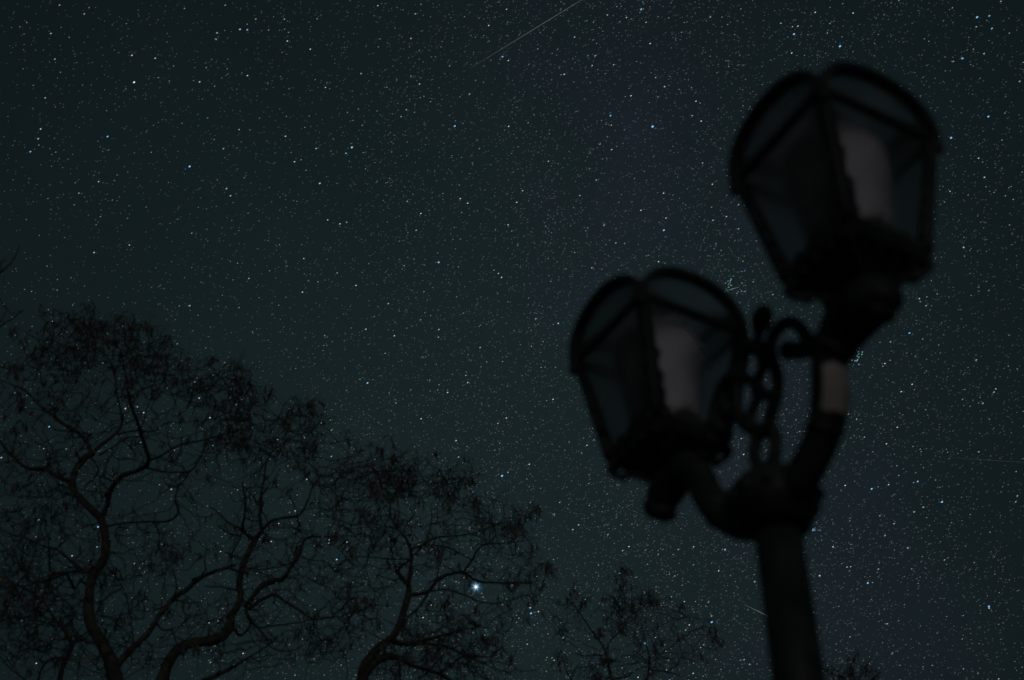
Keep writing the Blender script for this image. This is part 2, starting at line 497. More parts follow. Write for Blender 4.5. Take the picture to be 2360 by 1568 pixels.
for (x, y, r) in ((330,700,.0095),(600,850,.009),(470,1100,.0105),(540,480,.009),(455,780,.008),(400,460,.011)):
    m.blob(z3(x, y), r*S*.85, r*S*.85, r*S*.85, n=8)
m.build('scrollwork', IRON, lamp)
m = MB()
cf = z3(503, 250)
upd = (z3(525,165)-z3(480,340)).normalized()
sx = U*.8+V*.6
m.blob(cf, .0122*S, .0122*S, .0175*S, (upd.orthogonal().normalized(), upd.cross(upd.orthogonal()).normalized(), upd), 10)
m.lathe(z3(478,345), [(.005*S,-.02),(.0075*S,0),(.004*S,.02)], 12, upd)
m.build('finial', IRON, lamp)

# lanterns
H_, AT, AB, TH = .1565*S, .1075*S, .0715*S, -1.86071
Z0 = 1.3 + S
RISE = .0585*S
def lantern(cx):
    root = empty('lantern', Vector((cx.x, cx.y, Z0)) - POLE); root.parent = lamp
    C0 = Vector((cx.x, cx.y, Z0))
    cor_t = [C0+Vector((AT*math.cos(TH+j*math.pi/2), AT*math.sin(TH+j*math.pi/2), H_)) for j in range(4)]
    cor_b = [C0+Vector((AB*math.cos(TH+j*math.pi/2), AB*math.sin(TH+j*math.pi/2), 0)) for j in range(4)]
    fr = MB()
    w_ = .0125*S
    for j in range(4):
        a, b = cor_t[j], cor_b[j]; outv = (a-C0); outv.z = 0; outv.normalize()
        for jj in ((j+1) % 4, (j-1) % 4):
            a_ = a.lerp(cor_t[jj], .042); b_ = b.lerp(cor_b[jj], .075)
            nf = ((a+cor_t[jj])/2-C0); nf.z = 0; nf.normalize()
            fr.bar(a_, b_, .018, .012, nf)
        n = 12; pts = [a.lerp(b, i/n) for i in range(n+1)]
        rad = [w_*(.38+.20*(i/n)) for i in range(n+1)]
        fr.tube(pts, rad, 6)
        fr.blob(a+Vector((0,0,-.018)), w_*.6, w_*.6, w_*.7, n=5)
        fr.blob(a+outv*.010+Vector((0,0,-.030)), w_*.45, w_*.45, w_*.8, n=5)
        lr = random.Random(round(a.x*1000)+j)
        for t_ in (.50,.71,.79,.93):               # cast leaves on the post
            t_ += lr.uniform(-.04,.04); p = a.lerp(b, t_)
            for s_ in (-1, 1):
                side = Vector((-outv.y, outv.x, 0))*s_
                fr.blob(p+side*(w_*.50+.008*t_)-outv*.010, .009+.009*lr.random(), .008, .020+.016*lr.random(), (side, outv, Vector((0,0,1))), 5)
    arcs = []
    for j in range(4):
        a, b = cor_t[j], cor_t[(j+1) % 4]
        n = ((a+b)/2 - C0); n.z = 0; n.normalize()
        fr.bar(a, b, .022, .020, n)
        a2, b2 = cor_b[j], cor_b[(j+1) % 4]
        fr.bar(a2, b2, .030, .024, n)
        # arched hood over the face
        mid = (a+b)/2; half = (b-a)/2
        arc = []
        K = 22
        for i in range(K+1):
            th = math.pi*i/K
            x_ = -math.cos(th); z_ = math.sin(th)**.82
            arc.append(mid + half*x_ + Vector((0,0,z_*RISE)) + n*(z_*RISE*.12))
        arcs.append(arc)
        base = len(fr.v)
        for i, p in enumerate(arc):
            t = (arc[min(i+1, K)]-arc[max(i-1, 0)]).normalized(); x = t.cross(n).normalized()
            for sx_, sn in ((-1,-1),(1,-1),(1,1),(-1,1)):
                fr.v.append(p + x*(sx_*.0115) - Vector((0,0,.010)) + n*sn*.018)
        for i in range(K):
            for q in range(4):
                q2 = (q+1) % 4
                fr.f.append((base+i*4+q, base+i*4+q2, base+(i+1)*4+q2, base+(i+1)*4+q)); fr.smooth.append(False)
    fr.build('frame', IRON, root)
    for j in range(4):
        a, b, c, d = cor_t[j], cor_t[(j+1) % 4], cor_b[(j+1) % 4], cor_b[j]
        g = MB(); g.quad(a, b, c, d); o = g.build('glass_pane', SMOKED if j == 3 else FROST if j == 0 else GLASS, root)
        l = MB(); arc = arcs[j]; mid = (a+b)/2
        for i in range(len(arc)-1): l.tri(mid, arc[i], arc[i+1])
        l.build('arched_pane', GLASS if j in (0, 2) else SMOKED, root)
    # vaulted roof: each arch swept to the centre, with a vent cap and spike
    rf = MB(); top = C0+Vector((0,0,H_+RISE*1.02))
    for arc in arcs:
        K = len(arc)-1
        rows = []
        for r_ in range(7):
            t = r_/6; row = []
            for i, p in enumerate(arc):
                cp = Vector((top.x, top.y, max(p.z, top.z if False else p.z)))
                q = p.lerp(Vector((top.x, top.y, p.z)), t*.98)
                # keep to this arch's own quarter
                row.append(q)
            rows.append(row)
        n0 = len(rf.v)
        # quarter vault: between the two diagonals
        mid = (arc[0]+arc[-1])/2
        half = (arc[-1]-arc[0]).length/2; ax = (arc[-1]-arc[0]).normalized()
        nn = (C0-mid); nn.z = 0; dist = nn.length; nn.normalize()
        for r_ in range(9):
            for i, p in enumerate(arc):
                xx = (p-mid).dot(ax); depth = dist*(1-abs(xx)/half)
                # a point of the vault goes inwards only as far as the diagonal
                lim = dist*abs(xx)/half
                tt = (dist-lim)*(r_/8)
                rf.v.append(Vector((mid.x,mid.y,p.z)) + ax*xx + nn*tt)
        for r_ in range(8):
            for i in range(K):
                b0 = n0+r_*(K+1)+i
                rf.f.append((b0, b0+1, b0+K+2, b0+K+1)); rf.smooth.append(True)
    rf.build('roof', GLASS, root)
    vc = MB()
    vc.lathe(Vector((top.x, top.y, top.z-.004)), [(.055,0),(.062,.012),(.040,.03),(.03,.05),(.034,.056),(.016,.07),(.008,.10),(.002,.13)], 20)
    vc.build('vent_cap', IRON, root)
    # floor tray with scalloped gallery, corner brackets and stem
    tr = MB()
    lo = [C0+(p-C0)*1.03+Vector((0,0,-.030)) for p in cor_b]; mi = [C0+(p-C0)*1.06+Vector((0,0,-.012)) for p in cor_b]; hi = [C0+(p-C0)*.985+Vector((0,0,.006)) for p in cor_b]
    lo2 = [C0+(p-C0)*.66+Vector((0,0,-.066)) for p in cor_b]; st_ = [C0+(p-C0)*.34+Vector((0,0,-.095)) for p in cor_b]
    rings_ = [hi, mi, lo, lo2, st_]
    b0 = len(tr.v)
    for rg in rings_: tr.v += rg
    for i in range(len(rings_)-1):
        for j in range(4):
            j2 = (j+1) % 4
            tr.f.append((b0+i*4+j, b0+i*4+j2, b0+(i+1)*4+j2, b0+(i+1)*4+j)); tr.smooth.append(False)
    tr.f.append((b0, b0+1, b0+2, b0+3)); tr.smooth.append(False)
    tr.f.append((b0+19, b0+18, b0+17, b0+16)); tr.smooth.append(False)
    for j in range(4):                              # gallery of cast leaves standing on the tray's rim
        a2, b2 = cor_b[j], cor_b[(j+1) % 4]; n = ((a2+b2)/2-C0); n.z = 0; n.normalize(); tx = (b2-a2).normalized()
        for i in range(9):
            p = a2.lerp(b2, (i+.5)/9)
            hh = (.024, .046, .034, .050, .064, .048, .038, .046, .026)[i]
            tr.blob(p-n*.012+Vector((0,0,hh*.55)), .020, .010, hh, (tx, n, Vector((0,0,1))), 5)
    tr.build('tray', IRON, root)
    br = MB()
    for j in range(4):
        a2 = cor_b[j]; ov = (a2-C0).normalized(); L_ = (a2-C0).length
        pr = [(.99,-.030),(1.02,-.046),(.96,-.066),(.84,-.078),(.72,-.074),(.60,-.082),(.44,-.098),(.26,-.100)]
        sp_ = spline(pr, 5)
        br.tube([C0+ov*(L_*r_)+Vector((0,0,z_)) for r_, z_ in sp_], .0105, 8)
        for r_, z_ in ((.97,-.054),(.78,-.086),(.55,-.088)):
            br.blob(C0+ov*(L_*r_)+Vector((0,0,z_)), .014, .014, .012, n=5)
        # scalloped drops under each side of the tray
        b2 = cor_b[(j+1) % 4]
        for i in range(5):
            p = (C0+(a2-C0)*1.03).lerp(C0+(b2-C0)*1.03, (i+.5)/5)+Vector((0,0,-.036))
            br.blob(p, .012, .012, .014, n=5)
    br.lathe(C0, [(.03,-.105),(.045,-.095),(.040,-.085),(.058,-.078),(.05,-.066)], 20)
    br.build('bracket', IRON, root)
    # opal shade and lamp holder on the tray
    ho = MB(); ho.lathe(C0, [(.05,0.006),(.05,.03),(.036,.05),(.036,.075)], 20); ho.build('lamp_holder', IRON, root)
    bu = MB()
    bu.lathe(C0, [(.036,.050),(.095,.056),(.112,.07),(.120,.12),(.131,.19),(.141,.26),(.150,.33),(.154,.38),(.149,.415),(.125,.442),(.08,.456),(.01,.460)], 32)
    bu.build('opal_shade', OPAL, root)
    return root
up_c = POLE + U*(.18152*S); lo_c = POLE - U*(.18152*S)
l1 = lantern(up_c); l1['label'] = 'nearer and higher of the two lanterns'
l2 = lantern(lo_c); l2.rotation_euler = (.010, -.012, .03)   # the far head sits a little askew
l2['label'] = 'farther and lower of the two lanterns'

# ------------------------------------------------------------------ trees
def Z5(x, y): return (x*.3011, 660.8+y*.3011, .3011)
def Z6(x, y): return (x*.3011, 1096+y*.3011, .3011)
def Z7(x, y): return (566.4+x*.428, 896.8+y*.428, .428)
def Z8(x, y): return (1180+x*.24, 1227+y*.24, .24)
def Z9(x, y): return (472+x*.301, 1096+y*.301, .301)
def ZD(x, y): return (x, y, 1.0)

class Tree:
    def __init__(s, name, label, D, seed, pivot_x):
        s.D = D; s.rng = random.Random(seed); s.nodes = []; s.mb = MB(); s.pods = MB(); s.trunk = MB()
        s.name = name; s.label = label; s.curves = []
    def hit(s, x, y, dep):
        dd = ray(x, y); return EYE + dd*((s.D+dep)/dd.y)
    def nearest(s, x, y):
        best = None
        for n in s.nodes:
            q = (n[1]-x)**2+(n[2]-y)**2
            if best is None or q < best[0]: best = (q, n)
        return best
    def limb(s, pts, spread=None, trunk=False, k=None, scale=1.0):
        """pts: list of (Zfunc, x, y, w)"""
        P = []
        lastw = 6
        for q in pts:
            fx, fy, sc = q[0](q[1], q[2]); wv = q[3] if len(q) > 3 else lastw
            lastw = wv; P.append((fx, fy, wv*sc*scale))
        d0 = 0.0; start3 = None
        nb = s.nearest(P[0][0], P[0][1]) if s.nodes else None
        if nb and nb[0] < 60**2: d0 = nb[1][3]
        ln = sum(math.hypot(P[i+1][0]-P[i][0], P[i+1][1]-P[i][1]) for i in range(len(P)-1))
        sp_ = spread if spread is not None else s.rng.choice((-1,1))*s.rng.uniform(.35,.75)
        slope = sp_*ln/130*.9
        slope = max(-2.2, min(2.2, slope))
        sp = spline(P, 5)
        pts3 = []; rad = []; m = len(sp)
        for i, (x, y, w_) in enumerate(sp):
            t = i/(m-1)
            jit = s.rng.uniform(-1.1,1.1) if 0 < i else 0
            dep = d0 + slope*(t**1.2)
            p = s.hit(x+jit*.6, y+jit*.6, dep)
            depth = (p-EYE).dot(FWD.normalized())
            r = max(.8, w_*1.0)/2360*36/FOC*depth/2
            pts3.append(p); rad.append(r*s.rng.uniform(.93,1.07))
            s.nodes.append((p, x, y, dep, r))
        (s.trunk if trunk else s.mb).tube(pts3, rad, 8 if rad[0] > .02 else 5)
        return pts3, rad
    def grow(s, cx, cy, rx, ry, n, podp, dspread=1.3, rot=0.0, minr=.0046):
        """fill an elliptical part of the crown with small branches reaching from the nearest limb"""
        A = []
        for _ in range(n):
            a = s.rng.uniform(0, 2*math.pi); q = math.sqrt(s.rng.random())
            ex, ey = rx*q*math.cos(a), ry*q*math.sin(a)
            x = cx + ex*math.cos(rot)-ey*math.sin(rot); y = cy + ex*math.sin(rot)+ey*math.cos(rot)
            dep = s.rng.gauss(0, 1)*dspread
            A.append([s.hit(x, y, dep), x, y, dep, q])
        for it in A:
            best = None
            for nd in s.nodes:
                q = (nd[0]-it[0]).length_squared
                if nd[0].z > it[0].z+.25: q *= 2.2
                if best is None or q < best[0]: best = (q, nd)
            it.append(math.sqrt(best[0]))
        A.sort(key=lambda z: z[5])
        for it in A:
            tgt, x, y, dep, qn, _ = it
            best = None
            for nd in s.nodes:
                q = (nd[0]-tgt).length_squared
                if nd[0].z > tgt.z+.2: q *= 2.2
                if best is None or q < best[0]: best = (q, nd)
            nd = best[1]; ln = math.sqrt(best[0])
            if ln < .04: continue
            mseg = max(3, int(ln/.11)+1)
            r0 = min(nd[4]*.7, .009+.013*ln); r0 = max(r0, minr*1.2)
            bow = Vector((s.rng.gauss(0,1), s.rng.gauss(0,1), s.rng.uniform(-1.0,.2)))*ln*.13
            pts = []; rad = []
            for i in range(mseg+1):
                t = i/mseg
                p = nd[0].lerp(tgt, t) + bow*math.sin(math.pi*t)
                if 0 < i < mseg: p = p + Vector((s.rng.gauss(0,1), s.rng.gauss(0,1), s.rng.gauss(0,1)))*min(.035, ln*.06)
                pts.append(p); r = r0*(1-t)+minr*t; rad.append(r)
                if i: s.nodes.append((p, x, y, dep, r))
            s.mb.tube(pts, rad, 4, cap=False)
            s.twigs(tgt, (pts[-1]-pts[-2]).normalized(), podp)
    def twigs(s, tip, d, podp):
        rg = s.rng
        for _ in range(rg.choice((1,1,2,2))):
            v = (d*.9 + Vector((rg.gauss(0,1), rg.gauss(0,1), rg.gauss(0,1)+.15))*.75).normalized()
            l = rg.uniform(.10,.30); p1 = tip+v*l*.5+Vector((rg.gauss(0,.012), rg.gauss(0,.012), rg.gauss(0,.012))); p2 = tip+v*l+Vector((0,0,-.03*l))
            s.mb.tube([tip, p1, p2], [.0042,.0034,.0022], 3, cap=False)
            if rg.random() < podp*.62: s.clump(p2)
            if rg.random() < podp*.12: s.clump(p1)
            if rg.random() < podp*.055:
                for _k in range(4): s.clump(p2+Vector((rg.gauss(0,.05), rg.gauss(0,.05), rg.gauss(0,.06))))
    def clump(s, p):
        rg = s.rng
        for _ in range(rg.choice((1,2,3,5,8))):
            l = rg.uniform(.07,.16); wv = rg.uniform(.007,.015)
            st = p + Vector((rg.gauss(0,.030), rg.gauss(0,.030), rg.gauss(0,.022)))
            dn = Vector((rg.gauss(0,.33), rg.gauss(0,.33), -1)).normalized()
            a = rg.uniform(0, math.pi); sd = Vector((math.cos(a), math.sin(a), rg.gauss(0,.2))); cv = Vector((rg.gauss(0,1), rg.gauss(0,1), 0))*.22*l
            q = [st, st+dn*l*.33+cv*.6, st+dn*l*.68+cv*.8, st+dn*l]
            ww = [.2,1,.9,.15]; n = len(s.pods.v)
            for c_, k_ in zip(q, ww): s.pods.v += [c_-sd*wv*k_, c_+sd*wv*k_]
            for i in range(3):
                s.pods.f.append((n+2*i, n+2*i+1, n+2*i+3, n+2*i+2)); s.pods.smooth.append(False)
    def finish(s, base_xy, trunk_pts):
        """the unseen lower trunk down to the ground"""
        root = empty(s.name, Vector((base_xy[0], base_xy[1], 0)))
        tag(root, s.label, 'tree', 'bare winter trees standing behind the lamp')
        p0, r0 = trunk_pts
        B = Vector((base_xy[0], base_xy[1], -.1))
        pts = []; rad = []
        for i in range(15):
            t = i/14; q = B.lerp(p0, t); q = q + Vector((math.sin(t*math.pi*1.5)*.10*math.sin(math.pi*t), 0, 0))
            pts.append(q); rad.append(r0*1.0+(r0*.9)*(1-t)**1.5+(.10 if i == 0 else 0))
        s.trunk.tube(pts, rad, 12)
        s.trunk.build('trunk', BARK, root)
        nb = len(s.mb.f); nv = len(s.mb.v)
        s.mb.v += s.pods.v; s.mb.f += [tuple(i+nv for i in f) for f in s.pods.f]; s.mb.smooth += s.pods.smooth
        cr = s.mb.build('crown', BARK, root); cr.data.materials.append(POD)
        cr.data.polygons.foreach_set('material_index', [0]*nb+[1]*(len(s.mb.f)-nb))
        return root

# --- tree 1, the big one on the left
T = Tree('bare_tree', 'largest bare tree, at the left, its twisting trunk forking several times', 14.0, 11, 0)
tr, rd = T.limb([(Z6,900,1640,130),(Z6,868,1500,118),(Z6,835,1390,102),(Z6,765,1260,92),(Z6,692,1130,82),(Z6,680,1000,76),(Z6,690,850,72),(Z6,722,740,76),(Z6,785,660,72),(Z6,812,540,66),(Z6,800,430,62),(Z6,770,330,60),(Z6,700,260,58),(Z6,620,180,56),(Z6,565,110,52),(Z6,548,40,54),(Z5,548,1500,56),(Z5,580,1400,52),(Z5,640,1320,52),(Z5,715,1270,44)], .1, True)
t1 = (tr[0], rd[0])
def LL(T, *lists):
    for l in lists: T.limb(l)
LL(T,
 [(Z5,700,1270,34),(Z5,650,1170,30),(Z5,590,1110,29),(Z5,470,1040,27),(Z5,400,980,22),(Z5,310,920,17),(Z5,240,840,15),(Z5,170,780,13),(Z5,90,750,10),(Z5,-30,700,8)],
 [(Z5,420,965,12),(Z5,440,900,10),(Z5,480,860,8),(Z5,490,720,7),(Z5,480,620,5)],
 [(Z5,580,1110,11),(Z5,440,1100,9),(Z5,360,1070,7),(Z5,280,980,5)],
 [(Z5,400,985,9),(Z5,300,940,8),(Z5,180,935,6),(Z5,60,930,5)],
 [(Z5,730,1250,30),(Z5,790,1200,27),(Z5,880,1130,24),(Z5,930,1060,20),(Z5,925,960,17),(Z5,900,850,15),(Z5,880,700,13),(Z5,850,580,11),(Z5,790,510,9),(Z5,700,460,7),(Z5,610,410,5)],
 [(Z5,900,1130,16),(Z5,980,1110,15),(Z5,1060,1100,14),(Z5,1160,1110,11),(Z5,1280,1045,10),(Z5,1400,1040,8),(Z5,1500,1025,5)],
 [(Z5,760,1290,18),(Z5,860,1230,15),(Z5,960,1165,13),(Z5,1040,1150,10),(Z5,1130,1160,7),(Z5,1250,1200,5)],
 [(Z6,780,320,44),(Z6,820,230,40),(Z6,840,130,38),(Z6,880,60,37),(Z5,930,1450,36),(Z5,1050,1410,34),(Z5,1120,1370,34),(Z5,1138,1310,31),(Z5,1110,1220,27),(Z5,1080,1130,28),(Z5,1050,1030,26),(Z5,1010,930,24),(Z5,985,840,21),(Z5,970,720,16),(Z5,950,620,13),(Z5,930,520,9),(Z5,890,430,6)],
 [(Z5,1000,840,14),(Z5,1080,790,12),(Z5,1170,750,10),(Z5,1200,660,8),(Z5,1230,540,5)],
 [(Z5,1140,1330,22),(Z5,1220,1300,20),(Z5,1300,1250,18),(Z5,1420,1200,17),(Z5,1560,1175,15),(Z5,1680,1140,12),(Z5,1760,1130,10),(Z5,1850,1180,8),(Z5,1930,1290,6)],
 [(Z5,1120,1385,18),(Z5,1240,1415,17),(Z5,1360,1420,16),(Z5,1450,1412,17),(Z5,1510,1350,14),(Z5,1550,1260,10),(Z5,1600,1160,9),(Z5,1640,1060,7)],
 [(Z6,800,390,20),(Z6,960,365,17),(Z6,1130,355,17),(Z6,1290,345,19),(Z6,1365,280,19),(Z6,1340,180,15),(Z6,1370,80,13),(Z5,1400,1490,11),(Z5,1450,1420,10)],
 [(Z5,1500,1170,8),(Z5,1510,1080,8),(Z5,1560,1030,7),(Z5,1600,950,7),(Z5,1610,850,6),(Z5,1700,790,5)],
 [(Z5,1080,1100,9),(Z5,1110,1000,8),(Z5,1130,920,7),(Z5,1175,800,5)],
 [(Z6,700,750,34),(Z6,620,715,30),(Z6,560,670,21),(Z6,490,610,18),(Z6,430,565,17),(Z6,330,540,15),(Z6,210,485,14),(Z6,110,460,12),(Z6,40,430,10),(Z6,-40,360,9)],
 [(Z6,440,560,11),(Z6,500,500,9),(Z6,580,440,8),(Z6,660,390,8),(Z6,740,370,9)],
 [(Z6,660,745,24),(Z6,570,735,19),(Z6,480,760,17),(Z6,380,800,18),(Z6,300,815,17),(Z6,230,800,14),(Z6,215,740,11),(Z6,250,640,9),(Z6,280,520,8),(Z6,310,380,7),(Z6,345,240,6)],
 [(Z5,545,1500,32),(Z5,430,1450,29),(Z5,350,1400,28),(Z5,210,1390,28),(Z5,120,1320,25),(Z5,50,1250,22),(Z5,-30,1140,20)],
 [(Z5,345,1400,12),(Z5,390,1320,9),(Z5,400,1240,7),(Z5,350,1180,5)],
 [(Z5,330,1410,10),(Z5,250,1500,8),(Z6,190,70,7),(Z6,150,130,5)],
 [(Z6,890,1460,66),(Z6,960,1380,56),(Z6,1060,1280,50),(Z6,1140,1200,46),(Z6,1200,1100,42),(Z6,1270,1010,40),(Z6,1340,930,42),(Z6,1420,880,40),(Z6,1490,820,38),(Z6,1580,760,32),(Z6,1690,720,25),(Z6,1800,690,15)],
 [(Z6,1240,1020,14),(Z6,1240,900,11),(Z6,1275,700,7),(Z6,1260,560,5)],
 [(Z6,1340,950,13),(Z6,1440,975,10),(Z6,1550,960,8)],
 [(Z6,1020,1290,18),(Z6,1010,1150,13),(Z6,980,980,10),(Z6,940,860,10),(Z6,870,760,11),(Z6,820,700,11)],
 [(Z5,700,1310,16),(Z5,750,1390,15),(Z5,730,1450,13),(Z5,660,1520,11),(Z6,650,100,8)],
 [(Z6,930,870,16),(Z6,860,900,18),(Z6,800,950,13),(Z6,750,1030,13),(Z6,720,1100,12)],
 [(Z6,1110,1250,10),(Z6,1170,1330,9),(Z6,1150,1420,8),(Z6,1120,1568,8)],
)
T.grow(255, 800, 150, 62, 74, .62)
T.grow(150, 850, 90, 60, 27, .6)
T.grow(215, 757, 50, 22, 34, .7)
T.grow(118, 795, 30, 22, 22, .75)
T.grow(320, 752, 30, 16, 14, .7)
T.grow(400, 850, 120, 60, 68, .6, rot=.5)
T.grow(545, 872, 50, 36, 26, .7, rot=.4)
T.grow(510, 920, 90, 60, 49, .6, rot=.4)
T.grow(330, 960, 260, 110, 120, .28)
T.grow(60, 900, 90, 90, 34, .55)
T.grow(70, 1130, 110, 130, 75, .35)
T.grow(300, 1190, 220, 150, 120, .22)
T.grow(250, 1430, 260, 150, 120, .22)
T.grow(50, 1400, 80, 160, 55, .3)
T.finish((tr[0].x+.35, tr[0].y), t1)

# --- stem at the lower left behind tree 1
T = Tree('bare_tree', 'slender bare tree in the lower left corner, leaning behind the largest one', 16.5, 5, 0)
tr, rd = T.limb([(Z6,440,1660,46),(Z6,470,1500,40),(Z6,515,1390,36),(Z6,548,1290,38),(Z6,480,1170,27),(Z6,420,1100,22),(Z6,330,970,13),(Z6,230,890,10),(Z6,60,800,8),(Z6,-40,740,6)], .2, True)
LL(T,
 [(Z6,548,1290,14),(Z6,650,1245,11),(Z6,720,1200,9),(Z6,790,1130,7)],
 [(Z6,500,1400,16),(Z6,400,1400,15),(Z6,330,1460,17),(Z6,290,1568,19)],
 [(Z6,470,1170,12),(Z6,560,1090,10),(Z6,520,980,8),(Z6,400,900,7),(Z6,330,820,6)],
 [(Z6,430,1110,10),(Z6,350,1130,9),(Z6,200,1040,8),(Z6,150,900,6)],
 [(Z6,600,1300,10),(Z6,700,1420,9),(Z6,780,1500,8)],
 [(Z6,-20,1350,10),(Z6,60,1460,10),(Z6,200,1568,12)])
T.grow(70, 1390, 110, 140, 90, .45)
T.grow(190, 1430, 140, 130, 70, .25)
T.grow(40, 1230, 70, 70, 30, .5)
T.finish((tr[0].x+.3, tr[0].y), (tr[0], rd[0]))

# --- tree 2, middle left
T = Tree('bare_tree', 'bare tree with a low bent trunk curving right, between largest tree and bright planet', 15.0, 8, 0)
tr, rd = T.limb([(Z6,1225,1640,104),(Z6,1250,1540,98),(Z6,1290,1430,92),(Z6,1360,1335,86),(Z6,1460,1285,78),(Z6,1600,1265,82),(Z6,1700,1230,82),(Z9,190,1165,76),(Z9,200,1080,64),(Z9,248,1005,58),(Z9,275,930,50),(Z9,265,830,47),(Z9,285,720,48),(Z9,330,600,46),(Z9,380,500,42),(Z9,432,425,34)], .1, True)
LL(T,
 [(Z9,435,420,26),(Z9,428,370,24),(Z9,418,260,22),(Z9,430,150,18),(Z7,84,660,14),(Z7,75,610,13),(Z7,95,500,11),(Z7,110,400,10),(Z7,150,330,8),(Z7,250,260,7),(Z7,360,220,5),(Z7,430,185,4)],
 [(Z9,440,415,26),(Z9,510,350,22),(Z9,620,320,20),(Z9,720,305,18),(Z9,785,200,13),(Z9,830,80,10),(Z9,900,0,7)],
 [(Z9,375,495,30),(Z9,300,430,26),(Z9,290,380,24),(Z9,310,280,18),(Z9,310,180,14),(Z9,285,50,10)],
 [(Z9,300,420,22),(Z9,180,360,18),(Z9,110,290,12),(Z9,30,230,8)],
 [(Z9,290,440,14),(Z9,230,560,12),(Z9,180,670,10)],
 [(Z9,280,745,20),(Z9,180,712,20),(Z9,60,740,21),(Z9,-100,800,18)],
 [(Z9,250,880,15),(Z9,130,855,11),(Z9,0,850,8)],
 [(Z9,300,1010,40),(Z9,360,940,36),(Z9,430,850,44),(Z9,520,810,46),(Z9,600,790,36),(Z9,660,700,28),(Z9,720,610,27),(Z9,760,500,23),(Z9,820,470,18),(Z9,930,470,12),(Z9,1050,460,8),(Z9,1140,465,6)],
 [(Z9,720,625,15),(Z9,640,680,14),(Z9,540,705,11),(Z9,420,720,10),(Z9,340,705,8)],
 [(Z9,740,630,11),(Z9,830,650,9),(Z9,920,660,8),(Z9,1010,720,7),(Z9,1110,775,5)],
 [(Z9,620,785,11),(Z9,700,790,10),(Z9,740,870,8),(Z9,810,930,6)],
 [(Z9,330,1030,32),(Z9,420,960,27),(Z9,530,915,23),(Z9,620,970,19),(Z9,720,1030,18),(Z9,830,1100,16),(Z9,940,1090,11),(Z9,1060,1080,8),(Z9,1140,1020,6)],
 [(Z9,830,1095,10),(Z9,900,1020,9),(Z9,980,945,7),(Z9,1100,935,5)],
 [(Z9,320,1080,18),(Z9,400,1160,15),(Z9,500,1155,13),(Z9,620,1140,11),(Z9,830,1105,9)],
 [(Z9,320,1070,26),(Z9,370,1130,18),(Z9,450,1220,13),(Z9,500,1310,11),(Z9,600,1345,10),(Z9,720,1320,9),(Z9,830,1210,7),(Z9,830,1110,6)],
 [(Z9,940,1130,7),(Z9,990,1190,7),(Z9,1030,1310,6),(Z9,1080,1400,6),(Z9,1090,1568,7)],
 [(Z9,-20,1580,42),(Z9,150,1500,36),(Z9,230,1460,26),(Z9,330,1400,17),(Z9,440,1330,11),(Z9,560,1240,8)],
 [(Z9,230,1180,26),(Z9,270,1225,22),(Z9,330,1180,20),(Z9,350,1110,22),(Z9,310,1040,30)],
 [(Z9,860,1000,7),(Z9,760,990,7),(Z9,640,880,8),(Z9,560,880,9)],
 [(Z9,930,470,7),(Z9,980,330,6),(Z9,1010,230,5)],
)
T.grow(640, 1000, 120, 75, 74, .62, rot=.2)
T.grow(770, 1070, 110, 60, 46, .6, rot=.3)
T.grow(700, 950, 28, 24, 20, .75)
T.grow(560, 1060, 100, 90, 60, .35)
T.grow(850, 1190, 80, 45, 24, .6)
T.grow(680, 1230, 200, 110, 100, .25)
T.grow(640, 1440, 220, 120, 110, .2)
T.grow(830, 1400, 60, 80, 30, .5)
T.finish((tr[0].x-.2, tr[0].y), (tr[0], rd[0]))

